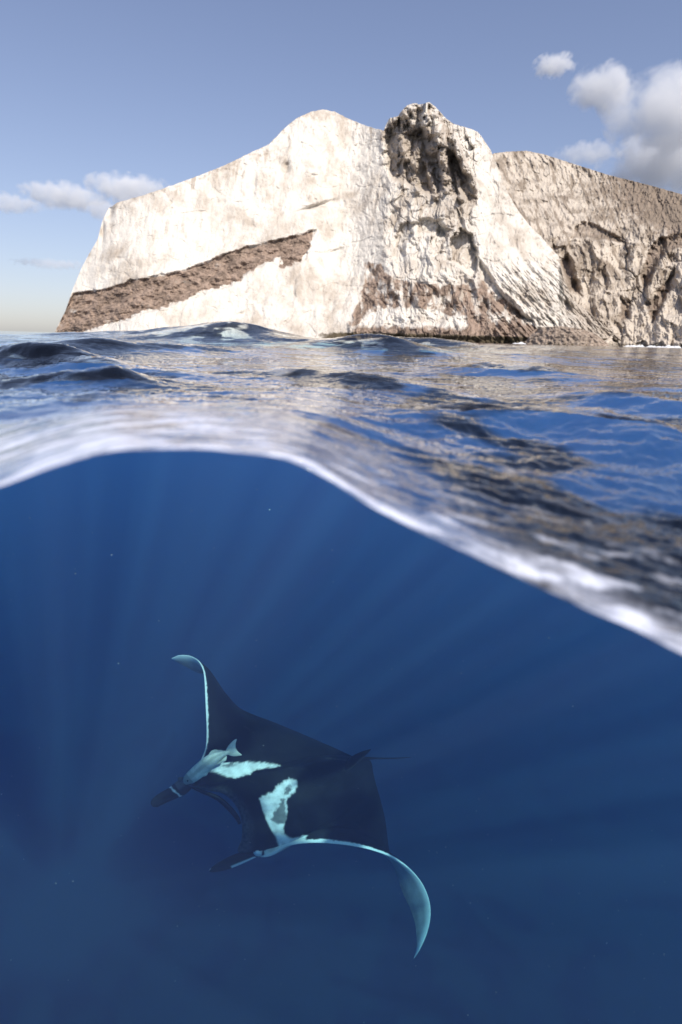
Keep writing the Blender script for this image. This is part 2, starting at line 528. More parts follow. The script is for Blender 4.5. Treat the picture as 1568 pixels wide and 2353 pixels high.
def rock_mat(name, pale, mid, brown, bump=1.0):
    m = NT(name)
    p = m.pos((1, 1, .35)); p2 = m.pos((1, 1, 1))
    a = m.noise(.055, 8, .62, p, .3); b = m.noise(.35, 6, .65, p2); c = m.noise(.018, 5, .6, p2, .5)
    col = m.mix(m.val('MULTIPLY', m.ramp(m.val('ADD', m.val('MULTIPLY', a, .6), m.val('MULTIPLY', c, .4)), .45, .64), .9), pale, mid)
    br = m.attr('brown')
    bn = m.val('ADD', br, m.val('MULTIPLY', m.val('SUBTRACT', b, .5), .5))
    brc = m.mix(m.ramp(m.val('ADD', m.val('MULTIPLY', b, .5), m.val('MULTIPLY', m.noise(.09, 5, .65, p2, .4), .5)), .40, .60), tuple(q * .75 for q in brown), tuple(min(1, q * 1.7) for q in brown))
    col = m.mix(m.ramp(bn, .3, .62), col, brc)
    gr = m.attr('stain_shade')
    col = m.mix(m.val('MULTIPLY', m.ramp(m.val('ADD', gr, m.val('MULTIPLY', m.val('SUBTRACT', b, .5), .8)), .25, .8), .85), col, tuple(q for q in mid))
    dk = m.attr('wet')
    col = m.mix(m.ramp(m.val('ADD', dk, m.val('MULTIPLY', m.val('SUBTRACT', b, .5), .6)), .35, .7), col, (.10, .078, .05))
    pb = m.add('BsdfPrincipled'); m.link(col, pb.inputs['Base Color']); pb.inputs['Roughness'].default_value = .95
    pb.inputs['Specular IOR Level'].default_value = .15
    bp = m.add('Bump'); bp.inputs['Strength'].default_value = .8 * bump; bp.inputs['Distance'].default_value = 3.0
    m.link(m.val('ADD', m.val('MULTIPLY', a, .7), m.val('MULTIPLY', b, .45)), bp.inputs['Height'])
    m.link(bp.outputs[0], pb.inputs['Normal']); m.link(pb.outputs[0], m.out.inputs['Surface'])
    return m.m

ROCK = rock_mat('pale_tuff', (.665, .615, .545), (.40, .335, .27), (.21, .155, .12))
ROCK2 = rock_mat('ash_hill', (.56, .485, .40), (.24, .19, .145), (.20, .155, .12))

R0 = 520.0
crestA = [(100, 782), (125, 764), (150, 715), (168, 662), (190, 610), (225, 548), (236, 505), (250, 478), (270, 465), (330, 448), (400, 424), (460, 402), (520, 378), (560, 358), (620, 330), (650, 298), (680, 272),
          (715, 256), (742, 251), (770, 256), (800, 272), (840, 288), (882, 300), (888, 284), (895, 272), (915, 266), (925, 252), (938, 240), (952, 236), (962, 240), (975, 237), (988, 234), (1002, 246), (1022, 268), (1042, 284),
          (1070, 292), (1098, 302), (1112, 320), (1128, 345), (1145, 385), (1162, 430), (1182, 470), (1215, 515), (1250, 550), (1285, 590), (1295, 640), (1320, 690), (1380, 740), (1440, 786), (1470, 806)]
xsA = np.unique(np.concatenate([np.linspace(100, 1470, 1150), np.linspace(870, 1130, 380)]))
cy_ = curve(crestA, xsA) + 2.2 * fbm(xsA / 14, xsA * 0 + 3, 4, 6) + 2.0 * fbm(xsA / 4, xsA * 0 + 1, 3, 8) * sstep(870, 900, xsA) * sstep(1060, 1000, xsA)
hor = curve([(0, 758), (1568, 798)], xsA)
by_ = np.maximum(hor + 12, cy_ + 1)

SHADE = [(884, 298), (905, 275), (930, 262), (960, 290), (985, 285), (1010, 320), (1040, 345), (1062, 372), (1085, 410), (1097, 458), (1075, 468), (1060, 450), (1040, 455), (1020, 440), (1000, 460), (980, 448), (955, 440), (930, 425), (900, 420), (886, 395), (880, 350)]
POCK2 = [(1035, 545), (1060, 525), (1085, 535), (1095, 570), (1100, 610), (1085, 640), (1060, 615), (1035, 600)]
POCK3 = [(930, 510), (990, 500), (1045, 530), (1010, 545), (960, 535)]
POCK4 = [(1100, 590), (1130, 630), (1170, 690), (1230, 740), (1180, 742), (1130, 690), (1095, 640)]
BAND = [(100, 790), (125, 765), (150, 712), (166, 672), (200, 668), (240, 664), (300, 642), (360, 632), (420, 620), (470, 602), (520, 580), (560, 568), (610, 556), (660, 543), (690, 536), (726, 526), (718, 548), (712, 575), (694, 606), (664, 616), (640, 612), (646, 592), (615, 604), (575, 622), (550, 650), (510, 664), (470, 676), (420, 692), (380, 708), (330, 720), (290, 738), (240, 752), (200, 765), (160, 775), (110, 800)]
BROWN2A = [(838, 600), (876, 606), (894, 634), (930, 646), (1000, 654), (1078, 652), (1090, 724), (1040, 726), (1000, 712), (900, 706), (842, 724), (806, 748), (798, 738), (826, 690), (835, 650)]
BROWN2B = [(1075, 700), (1098, 636), (1125, 656), (1165, 688), (1205, 720), (1240, 765), (1240, 800), (1100, 800), (1070, 760)]
BROWN2 = [(850, 615), (870, 628), (880, 660), (920, 680), (980, 690), (1040, 700), (1070, 690), (1090, 640), (1120, 660), (1160, 690), (1200, 720), (1235, 770), (1240, 800), (790, 800), (800, 740), (825, 690), (840, 640)]
GREYZ = [(900, 440), (1095, 460), (1110, 560), (1090, 640), (1120, 700), (1080, 720), (860, 700), (850, 600), (880, 520)]

def rangeA(x, y, t):
    hgt = np.maximum(hor_at(x) - y, 0)          # picture height over the sea
    r = R0 + hgt * .30
    # plan shape: the left end turns away, the flank right of the peak recedes
    r = r + 70 * sstep(420, 90, x) ** 1.5 + 100 * sstep(1130, 1480, x) * 1.0 - 20 * np.exp(-((x - 1010) / 130) ** 2)
    r = r + 22 * np.exp(-((x - (800 + (y - 400) * -.05)) / 60) ** 2) * sstep(760, 600, y)
    wx = x + 14 * fbm(x / 70, y / 70, 3, 31); wy = y + 14 * fbm(x / 60 + 9, y / 60, 3, 33)
    smooth = 1 - .55 * sstep(860, 700, x) * sstep(240, 560, y + x * .05)
    rough = sstep(850, 930, x + 20 * fbm(x / 40, y / 40, 3, 35))
    flank = sstep(1086, 1106, x - .8 * np.maximum(y - 590, 0) + 8 * fbm(x / 20, y / 20, 3, 66)) * sstep(680, 620, y)
    wx = wx + rough * 13 * fbm(x / 40, y / 60, 3, 36); wy = wy + rough * 16 * fbm(x / 50 + 3, y / 50, 3, 37)
    rough = rough * (1 - .85 * flank)
    r = r - 4.0 * smooth * ridged((wx + (y - 500) * .10) / 50, wy / 150, 4, 1)
    r = r - 1.3 * smooth * ridged((wx + .35 * wy) / 20, wy / 42, 3, 2)
    r = r - rough * (9 * fbm(wx / 50, wy / 120, 5, 38, .48) + 8 * ridged((wx - .25 * wy) / 62, (wy + .2 * wx) / 170, 4, 39, .42))
    r = r + 3.0 * sstep(.80, .97, ridged((x + .6 * y) / 90, (y - .3 * x) / 60, 2, 40)) * (.35 + .3 * rough) - 1.2 * fbm(x / 7, y / 14, 4, 4) * smooth
    r = r - 2.8 * fbm(x / 120, y / 45, 4, 15)
    # crags
    cr = sstep(865, 900, x) * sstep(1140, 1080, x) * sstep(760, 640, y) * (.45 + .55 * sstep(520, 430, y))
    r = r - cr * (8 * ridged(wx / 46 + 3, wy / 95, 5, 61, .5) + 2.2 * ridged(wx / 15, wy / 40, 3, 62))
    fh, fj = facets((wx - .2 * wy) / 30, wy / 46, 7)
    fh2, fj2 = facets((wx + .3 * wy) / 12 + 5, wy / 19, 8)
    fh3, fj3 = facets((x + .15 * y) / 60 + .15 * fbm(x / 30, y / 30, 3, 63), (y + .2 * x) / 95, 12)
    r = r - rough * (7.5 * fh * sstep(0, .12, fj) + 3.2 * fh2 * sstep(0, .15, fj2) - 1.2 * sstep(.10, .0, fj)) * (1 - .9 * flank) * (.38 + .62 * sstep(540, 440, y))
    r = r - (1 - rough) * (2.4 * fh3 * sstep(0, .35, fj3) + .8 * fh2 * sstep(0, .3, fj2) - .5 * sstep(.04, 0, fj3) * sstep(0, .3, fbm(x / 50, y / 50, 2, 64))) * (1 - .7 * flank)
    # gullied flank right of the peak
    fl = sstep(1080, 1180, x) * sstep(560, 660, y)
    r = r - fl * (9 * ridged((x - .85 * y + 300) / 24, (x + y) / 130, 4, 71, .55))
    # face of alcove and pockets
    wob = 11 * fbm(x / 24, y / 24, 5, 44, .6)
    sd = poly_sd(x + wob, y + wob * .6, SHADE)
    r = r + 27 * sstep(-2, 16, sd) * (1 - .30 * sstep(-.1, .8, ridged(wx / 60 + 1, wy / 90, 3, 91)))
    rib = 0
    for (x1, y1, x2, y2, w_, h_) in ((944, 232, 930, 352, 22, 28), (975, 232, 1002, 330, 24, 30), (1004, 300, 1030, 425, 17, 30), (1042, 318, 1070, 390, 11, 24), (906, 268, 912, 300, 10, 18), (960, 330, 948, 400, 14, 22), (984, 380, 1000, 445, 9, 20), (950, 372, 958, 430, 8, 16), (1050, 400, 1060, 455, 7, 18)):
        tt = np.clip(((x + wob * .8 - x1) * (x2 - x1) + (y - y1) * (y2 - y1)) / ((x2 - x1) ** 2 + (y2 - y1) ** 2), 0, 1)
        dd = np.hypot(x + wob * .9 - x1 - tt * (x2 - x1), (y + wob - y1 - tt * (y2 - y1)) * .8)
        rib = np.maximum(rib, h_ * sstep(w_ * 1.25, w_ * .25, dd))
    r = r - rib * (.35 + .9 * np.clip(fbm(x / 24 + 2, y / 30, 4, 67) + .45, 0, 1)) * sstep(6, 20, hgt)
    for pl, dpt, s_ in ((POCK2, 20, 7), (POCK3, 8, 9), (POCK4, 12, 10), ([(905, 540), (930, 512), (950, 520), (940, 555), (915, 570)], 7, 6), ([(985, 560), (1012, 520), (1030, 540), (1015, 585), (990, 600)], 8, 6)):
        r = r + dpt * sstep(-3, s_, poly_sd(x + wob, y + wob, pl))
    # brown bed stands a little back, lumpy
    b = sstep(-2, 5, poly_sd(x + wob * .5, y + wob * .5, BAND))
    r = r + b * (4.5 + 7.0 * fbm(x / 26, y / 18, 5, 52))
    b2 = sstep(-3, 10, poly_sd(x + wob, y + wob, BROWN2))
    r = r + b2 * (4 - 5 * ridged(wx / 34, wy / 40, 4, 53)) - 10 * b2 * sstep(700, 770, y)
    # undercut notch at the sea
    r = r + 7 * sstep(16, 3, hgt) * sstep(780, 860, x)
    # broken arcs and hollows on the big face
    for (ax, ay, w_, h_, dp) in ((657, 384, 9, 16, 7), (740, 470, 40, 6, 5), (712, 478, 26, 4, 4), (768, 578, 28, 5, 4), (560, 722, 14, 9, 5), (253, 488, 9, 20, 9), (705, 725, 20, 14, 5), (236, 530, 5, 26, 6)):
        r = r + dp * np.exp(-(((x - ax) / w_) ** 2 + ((y - ay + .3 * (x - ax)) / h_) ** 2))
    return r

def hor_at(x): return 758 + (x / 1568) * 40

def attrA(x, y, t):
    wob = 6 * fbm(x / 14, y / 14, 4, 44)
    fing = 11 * np.clip(ridged((x - 1.3 * y) / 34, (x + y) / 90, 3, 57), -.4, 1) * sstep(0, 26, y - (700 - (x - 330) * .36))
    b = sstep(-5, 6, poly_sd(x + wob, y + wob, BAND) - fing) * (.78 + .5 * fbm(x / 40, y / 22, 4, 58))
    w2 = 16 * fbm(x / 30, y / 22, 4, 45)
    b2 = .72 * np.maximum(sstep(-8, 4, poly_sd(x + w2 * .6, y + w2 * .4, BROWN2A)), sstep(-14, 14, poly_sd(x + w2, y + w2, BROWN2B))) * (.8 + .9 * fbm(x / 16, y / 34, 3, 46)) + .7 * sstep(50, 18, hor_at(x) - y + 10 * fbm(x / 14, y / 14, 3, 48)) * sstep(780, 830, x) * sstep(1260, 1220, x)
    # grey central rock; the alcove's shade is painted into the colour too
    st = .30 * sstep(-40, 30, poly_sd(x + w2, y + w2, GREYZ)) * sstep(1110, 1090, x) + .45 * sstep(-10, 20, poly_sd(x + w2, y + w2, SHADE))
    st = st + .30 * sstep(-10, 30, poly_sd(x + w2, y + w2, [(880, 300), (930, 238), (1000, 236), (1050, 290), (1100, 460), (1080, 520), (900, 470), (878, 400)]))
    st = st + .5 * sstep(.05, .45, fbm((x + y * .1) / 16, y / 70, 4, 47)) * sstep(720, 560, y - (x - 300) * -.12)
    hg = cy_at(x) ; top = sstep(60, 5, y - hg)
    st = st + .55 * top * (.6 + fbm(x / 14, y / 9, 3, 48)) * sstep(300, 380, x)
    fl = sstep(1230, 1360, x + (y - 600) * .1) * .6
    st = np.clip(st + fl, 0, 1)
    wet = sstep(22, 8, hor_at(x) - y + 5 * fbm(x / 9, y / 9, 3, 49)) * sstep(640, 830, x)
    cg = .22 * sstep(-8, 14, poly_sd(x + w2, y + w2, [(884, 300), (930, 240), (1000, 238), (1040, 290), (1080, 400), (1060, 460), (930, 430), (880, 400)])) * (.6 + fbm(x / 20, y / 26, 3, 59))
    return {'brown': np.clip(b + b2 + cg, 0, 1), 'stain_shade': st, 'wet': wet}

def cy_at(x): return curve(crestA, x)

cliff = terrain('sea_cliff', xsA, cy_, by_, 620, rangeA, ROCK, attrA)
tag(cliff, 'towering cream white island cliff with a slanting brown rock band', 'cliff', kind='thing')

# hill behind, at the right
crestB = [(1085, 420), (1110, 372), (1135, 352), (1165, 348), (1210, 346), (1250, 354), (1300, 370), (1350, 386), (1400, 402), (1450, 414), (1500, 427), (1568, 446), (1650, 462), (1760, 490), (1900, 540), (2050, 640), (2150, 760)]
xsB = np.linspace(1085, 2150, 900)
cyB = curve(crestB, xsB) + 1.3 * fbm(xsB / 9, xsB * 0, 4, 16)
byB = np.maximum(hor_at(xsB) + 14, cyB + 1)
CAVE = [(1308, 552), (1318, 522), (1345, 506), (1372, 514), (1410, 535), (1452, 562), (1420, 560), (1380, 552), (1340, 548)]
CAVE2 = [(1482, 600), (1490, 565), (1515, 545), (1568, 530), (1650, 520), (1700, 560), (1600, 560), (1530, 580), (1500, 640), (1480, 680), (1470, 640)]
HOL = [[(1280, 600), (1310, 580), (1330, 640), (1345, 690), (1310, 670)], [(1425, 680), (1455, 690), (1450, 735), (1420, 745)], [(1480, 700), (1530, 640), (1560, 600), (1540, 680), (1500, 760)]]
def rangeB(x, y, t):
    hgt = np.maximum(hor_at(x) - y, 0)
    r = 600 + hgt * .62 - 60 * sstep(1300, 1900, x) * .5 + sstep(230, 400, hgt) * 60
    wx = x + 16 * fbm(x / 60, y / 60, 3, 131); wy = y + 16 * fbm(x / 60 + 9, y / 60, 3, 133)
    up = sstep(560, 480, y)
    r = r - (1 - up) * (19 * ridged(wx / 66, wy / 120, 5, 101, .5)) - up * (5.5 * ridged((wx - .5 * y) / 24, wy / 60, 4, 102))
    r = r - (1.6 + 2.6 * sstep(1230, 1420, x) * sstep(600, 500, y)) * ridged((x + .25 * y) / 9, y / 20, 3, 103) - 1.4 * fbm(x / 5, y / 6, 3, 104)
    wob = 5 * fbm(x / 16, y / 16, 3, 144)
    fh, fj = facets((wx - .2 * wy) / 34, wy / 56, 107); fh2, fj2 = facets(wx / 13, wy / 22, 108)
    r = r - (1 - up) * (8 * fh * sstep(0, .12, fj) + 3.5 * fh2 * sstep(0, .15, fj2) - 1 * sstep(.1, 0, fj)) - up * 2.5 * fh2
    r = r + 13 * sstep(-2, 9, poly_sd(x + wob, y + wob, CAVE)) + 17 * sstep(-2, 14, poly_sd(x + wob, y + wob, CAVE2))
    for h in HOL: r = r + 16 * sstep(-4, 14, poly_sd(x + wob, y + wob, h))
    # ribs of the valley running down to the sea
    v = np.exp(-((x - (1440 + (y - 600) * .2)) / 30) ** 2) * sstep(480, 620, y)
    r = r + 14 * v
    return r
def attrB(x, y, t):
    w2 = 14 * fbm(x / 25, y / 22, 4, 145)
    wob = 5 * fbm(x / 16, y / 16, 3, 144)
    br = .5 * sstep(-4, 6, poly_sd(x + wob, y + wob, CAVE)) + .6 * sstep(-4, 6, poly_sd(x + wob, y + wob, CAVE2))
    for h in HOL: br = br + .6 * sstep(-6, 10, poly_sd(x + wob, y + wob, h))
    k = sstep(1250, 1560, x - (y - 420) * .2) * sstep(560, 440, y - (x - 1400) * .25)
    br = br + k * (.95 + .7 * fbm(x / 7, y / 9, 3, 146))
    st = .26 + .52 * sstep(-.02, .35, fbm((x - .4 * y) / 14, y / 40, 4, 147)) + .35 * k
    low = sstep(640, 740, y + w2)
    wet = .55 * sstep(12, 4, hor_at(x) - y + 5 * fbm(x / 9, y / 9, 3, 149))
    return {'brown': np.clip(br, 0, 1), 'stain_shade': np.clip(st - .45 * low, 0, 1), 'wet': wet}
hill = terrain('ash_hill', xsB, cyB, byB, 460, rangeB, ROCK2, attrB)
tag(hill, 'gullied beige hill sloping down to the right behind the white cliff', 'hill', kind='thing')

# low brown rock at the foot of the cliff
def outcrop(name, x0, x1, top, r, mat, label):
    n = 120
    xs = np.linspace(x0, x1, n)
    u = (xs - x0) / (x1 - x0)
    c = curve(top, xs) + 1.5 * fbm(xs / 9, xs * 0, 4, 19)
    b = hor_at(xs) + 12
    def rf(x, y, t):
        uu = (x - x0) / (x1 - x0)
        return r + 10 * (2 * uu - 1) ** 2 + t * 8 - 2.2 * ridged(x / 16, y / 14, 4, 22) - 1.0 * fbm(x / 5, y / 5, 3, 23)
    def af(x, y, t):
        return {'brown': .75 + .3 * fbm(x / 15, y / 10, 3, 24), 'stain_shade': x * 0 + .5, 'wet': .8 * sstep(.35, .1, t + .2 * fbm(x / 8, y / 8, 2, 25))}
    o = terrain(name, xs, np.minimum(c, b - 1), b, 60, rf, mat, af, back=.5, nback=8)
    return tag(o, label, 'rock', kind='thing')
outcrop('rock_outcrop', 1205, 1400, [(1205, 786), (1222, 768), (1245, 752), (1290, 749), (1340, 756), (1372, 768), (1400, 792)], 498, ROCK, 'low flat brown rock at the waterline under the right foot of the cliff')

# surf along the shore
def surf(name, segs, rr_, label):
    V_ = []; F_ = []
    rs = np.random.default_rng(5)
    for (x0, x1) in segs:
        for x in np.arange(x0, x1, 3.2):
            if rs.random() < .25: continue
            r = rr_ + rs.uniform(-10, 4); d = pdir(x, 800); az = math.atan2(d[0], d[1])
            cx, cy2 = math.sin(az) * r, math.cos(az) * r
            w = rs.uniform(1.0, 4.2); h = rs.uniform(.5, 2.4)
            b = len(V_); n = 9
            for k_ in range(n):
                a_ = k_ / n * 2 * math.pi; q = rs.uniform(.7, 1.2)
                V_.append((cx + math.cos(a_) * w * q, cy2 + math.sin(a_) * w * 1.5 * q, .02))
            V_.append((cx, cy2, h))
            for k_ in range(n): F_.append((b + k_, b + (k_ + 1) % n, b + n))
    m = NT('foam'); pb = m.add('BsdfPrincipled'); pb.inputs['Base Color'].default_value = (.8, .8, .8, 1); pb.inputs['Roughness'].default_value = .8
    m.link(pb.outputs[0], m.out.inputs['Surface'])
    o = mesh_obj(name, V_, F_, m.m)
    return tag(o, label, 'surf', kind='stuff')
surf('surf', [(870, 905), (920, 990), (1010, 1030), (1180, 1200)], 488, 'white surf breaking along the foot of the cliff')
surf('surf', [(1440, 1560), (1600, 1800)], 560, 'white surf breaking below the beige hill')

# ================================================================== MANTA RAY
def Zp(p):                          # close-up coordinates -> picture coordinates
    p = np.asarray(p, float)
    return np.stack([(550 + .7972 * p[..., 0]) * .57436, (2550 + .7972 * p[..., 1]) * .57436], -1)

def catmull(P, n):
    P = np.asarray(P, float)
    Q = np.vstack([2 * P[0] - P[1], P, 2 * P[-1] - P[-2]])
    t = np.linspace(0, len(P) - 1 - 1e-9, n); i = t.astype(int); f = (t - i)[:, None]
    a, b, c, d = Q[i], Q[i + 1], Q[i + 2], Q[i + 3]
    return .5 * (2 * b + (c - a) * f + (2 * a - 5 * b + 4 * c - d) * f ** 2 + (3 * b - a - 3 * c + d) * f ** 3)

MD = 2.8; K = MD / 6.4
#      LEx  LEy   TEx  TEy  dLE   dTE   thick camber
ST = [(172, 105, 176, 110, 1.05, 1.08, .010, .00),
      (212, 90, 214, 132, .98, 1.10, .022, .00),
      (262, 93, 262, 158, .90, 1.10, .030, .00),
      (303, 116, 316, 182, .78, 1.08, .036, .01),
      (327, 155, 350, 175, .66, 1.04, .042, .02),
      (337, 205, 388, 205, .54, .99, .050, .03),
      (341, 290, 452, 290, .42, .92, .062, .05),
      (345, 390, 530, 364, .30, .82, .080, .07),
      (347, 480, 690, 428, .18, .72, .110, .09),
      (340, 560, 850, 495, .08, .64, .160, .11),
      (305, 640, 1000, 560, .02, .58, .24, .13),
      (240, 728, 1085, 598, -.02, .54, .33, .15),
      (330, 764, 1140, 612, .00, .52, .39, .16),
      (430, 785, 1168, 620, .02, .52, .41, .16),
      (498, 850, 1178, 640, .02, .52, .41, .16),
      (524, 930, 1183, 672, .00, .52, .40, .16),
      (524, 1010, 1192, 715, -.03, .53, .37, .15),
      (510, 1082, 1203, 755, -.05, .54, .32, .14),
      (625, 1100, 1215, 795, -.03, .56, .24, .12),
      (720, 1050, 1230, 850, .00, .59, .17, .10),
      (850, 1030, 1245, 920, .04, .62, .12, .08),
      (985, 1034, 1254, 990, .09, .64, .090, .07),
      (1100, 1049, 1262, 1052, .16, .68, .070, .05),
      (1190, 1070, 1272, 1110, .24, .72, .058, .04),
      (1280, 1104, 1290, 1160, .34, .78, .050, .03),
      (1362, 1160, 1306, 1206, .46, .84, .044, .02),
      (1424, 1228, 1332, 1282, .58, .90, .040, .01),
      (1462, 1310, 1368, 1358, .70, .96, .036, .00),
      (1472, 1392, 1392, 1428, .82, 1.00, .030, .00),
      (1456, 1480, 1401, 1496, .92, 1.04, .024, .00),
      (1422, 1560, 1401, 1562, 1.0, 1.06, .016, .00),
      (1390, 1612, 1388, 1610, 1.06, 1.07, .008, .00)]
NS, NC = 470, 170
C = catmull(np.array(ST), NS); C[:, 4:8] *= K
LE = pworld(*Zp(C[:, 0:2]).T, MD + C[:, 4]); TE = pworld(*Zp(C[:, 2:4]).T, MD + C[:, 5])
vv = (1 - np.cos(np.linspace(0, math.pi, NC))) / 2
vv = vv * .75 + np.linspace(0, 1, NC) * .25
mid = LE[:, None] * (1 - vv)[None, :, None] + TE[:, None] * vv[None, :, None]
du = np.gradient(mid, axis=0); dv = np.gradient(mid, axis=1)
nrm = np.cross(du, dv); nl = np.linalg.norm(nrm, axis=-1, keepdims=True); nrm = nrm / np.maximum(nl, 1e-9)
c_ = mid[NS // 2, NC // 2] - CPOS
if np.dot(nrm[NS // 2, NC // 2], c_) > 0: nrm = -nrm
# smooth the normals along the span
for _ in range(10):
    nrm[1:-1] = (nrm[:-2] + 2 * nrm[1:-1] + nrm[2:]) / 4
nrm /= np.linalg.norm(nrm, axis=-1, keepdims=True)
prof = 2.6 * np.sqrt(vv) * (1 - vv) ** 1.1 * .62
prof = prof / prof.max()
th = C[:, 6][:, None] * prof[None, :]
camb = C[:, 7][:, None] * np.sin(math.pi * vv ** .8)[None, :] * 1.0
spine = np.exp(-((np.arange(NS) / NS - .46) / .035) ** 2)[:, None] * .05 * K * np.sin(math.pi * vv)[None, :]
top = mid + nrm * (th * .55 + camb + spine)[..., None]
bot = mid - nrm * (th * .45 - camb * .75)[..., None]
ring = np.concatenate([top, bot[:, 1:-1][:, ::-1]], 1)
nR = ring.shape[1]
# colour attributes from the marks on the animal
tx, ty = proj(top); 
def toZ(px, py): return (px / .57436 - 550) / .7972, (py / .57436 - 2550) / .7972
zx, zy = toZ(tx, ty)
PA = [(330, 668), (372, 640), (420, 625), (500, 630), (560, 628), (640, 630), (718, 643), (690, 652), (640, 658), (590, 668), (560, 688), (520, 702), (484, 709), (440, 695), (400, 680)]
PB = [(612, 810), (625, 798), (680, 778), (705, 745), (735, 722), (770, 710), (798, 716), (804, 745), (790, 775), (757, 802), (748, 835), (752, 870), (748, 910), (733, 945), (735, 985), (760, 1006), (800, 1008), (852, 992),
      (845, 1015), (830, 1060), (720, 1070), (702, 1028), (695, 1000), (670, 965), (650, 920), (630, 870)]
GB = [(718, 812), (742, 808), (738, 845), (748, 890), (746, 932), (700, 936), (672, 920), (685, 882), (708, 852)]
GB2 = [(748, 752), (768, 738), (772, 765), (758, 792), (738, 790)]
GA = [(425, 640), (470, 632), (500, 640), (455, 655), (430, 652)]
wz = 7 * fbm(zx / 22, zy / 22, 4, 300) + 4 * fbm((zx + zy) / 7, (zx - zy) / 16, 3, 301)
wh = np.maximum(pmask(zx + wz, zy + wz, PA, 4.5), pmask(zx + wz, zy + wz, PB, 4.5)) * (.82 + .45 * fbm(zx / 40, zy / 30, 3, 330))
gy = np.maximum.reduce([pmask(zx + 2 * wz, zy + wz, GB, 4), pmask(zx + 2 * wz, zy + wz, GB2, 4), pmask(zx + 2 * wz, zy + wz, GA, 4)])
wh = wh * (1 - .75 * gy)
su = np.linspace(0, 1, NS)[:, None] * np.ones((1, NC)); sv = vv[None, :] * np.ones((NS, 1))
chord = np.linalg.norm(TE - LE, axis=1)[:, None]
dle = sv * chord / K                                   # metres from the leading edge
span_i = su * (len(ST) - 1)
rimn = .5 + .8 * fbm(span_i * 9, dle * 30, 3, 310)
rim = sstep(.030, .012, dle / (.4 + .9 * rimn)) * sstep(17.6, 18.4, span_i) * sstep(31, 29.8, span_i)
rim = np.maximum(rim, .9 * sstep(.018, .006, dle / (.4 + .9 * rimn)) * sstep(10.6, 9.8, span_i))
lipm = .10 * sstep(.14, .02, dle) * sstep(10.6, 11.4, span_i) * sstep(17.2, 16.4, span_i) * (.7 + fbm(zx / 14, zy / 14, 3, 311))
sheen = .004 * sstep(.1, .5, fbm(zx / 60, zy / 90, 4, 312))
scr = np.zeros_like(zx)
for (x1, y1, x2, y2, w_, a_) in ((540, 448, 585, 480, 3, .05), (948, 606, 1050, 618, 3, .09), (1040, 664, 1062, 640, 5, .10), (760, 655, 850, 662, 6, .02), (1075, 925, 1130, 960, 3, .02), (690, 560, 740, 575, 2.5, .02), (880, 760, 960, 745, 3, .015), (820, 860, 835, 905, 2.5, .02), (560, 720, 610, 735, 3, .02)):
    tt = np.clip(((zx - x1) * (x2 - x1) + (zy - y1) * (y2 - y1)) / ((x2 - x1) ** 2 + (y2 - y1) ** 2), 0, 1)
    scr = scr + a_ * np.exp(-(np.hypot(zx - x1 - tt * (x2 - x1), zy - y1 - tt * (y2 - y1)) / w_) ** 2) * (.6 + fbm(zx / 6, zy / 6, 2, 350))
w_top = np.clip(np.maximum.reduce([wh, rim, lipm]) + sheen + scr, 0, 1)
sb = su[:, 1:-1][:, ::-1]; vb = sv[:, 1:-1][:, ::-1]; ib = sb * (len(ST) - 1); db = vb * chord / K
w_bot = .42 + .5 * sstep(.14, .02, db) + .10 * fbm(ib * 2, db * 8, 3, 313) - .16 * sstep(.5, .95, vb)
w_bot = np.where((ib > 10.5) & (ib < 17.5), .25, w_bot)
w_all = np.concatenate([w_top, np.clip(w_bot, 0, 1)], 1)

ms = NT('manta_skin')
wa = ms.attr('white')
spk = ms.noise(55, 3, .6, ms.pos())
wv = ms.val('ADD', wa, ms.val('MULTIPLY', ms.val('MULTIPLY', ms.val('SUBTRACT', spk, .5), .35), ms.val('MULTIPLY', wa, ms.val('SUBTRACT', 1.0, wa))), clamp=True)
mot = ms.noise(6, 5, .6, ms.pos())
dark = ms.mix(ms.ramp(mot, .4, .7), (.003, .0035, .004), (.009, .0095, .010))
colr = ms.mix(wv, dark, (.86, .86, .84))
pb = ms.add('BsdfPrincipled'); ms.link(colr, pb.inputs['Base Color']); pb.inputs['Roughness'].default_value = .55
pb.inputs['Specular IOR Level'].default_value = .05
bp = ms.add('Bump'); bp.inputs['Strength'].default_value = .15; bp.inputs['Distance'].default_value = .01
ms.link(ms.noise(90, 4, .6, ms.pos()), bp.inputs['Height']); ms.link(bp.outputs[0], pb.inputs['Normal'])
ms.link(pb.outputs[0], ms.out.inputs['Surface'])
SKIN = ms.m
manta = bpy.data.objects.new('manta_ray', None); COL.objects.link(manta)
tag(manta, 'black manta ray with white shoulder patches and curled wing tips gliding under water', 'manta ray')
org = mid[NS // 2, NC // 2]
manta.location = org
def mpart(name, v, f, attrs=None, parent=None, mat=None):
    return mesh_obj(name, np.asarray(v).reshape(-1, 3) - org, f, mat or SKIN, parent or manta, attrs=attrs, closed=True)
Fm = []
ii = np.arange(NS - 1)[:, None]; jj = np.arange(nR)[None, :]; j2 = (jj + 1) % nR
q = np.stack(np.broadcast_arrays(ii * nR + jj, ii * nR + j2, (ii + 1) * nR + j2, (ii + 1) * nR + jj), -1).reshape(-1, 4)
body = mpart('body', ring, q, {'white': w_all.ravel()})

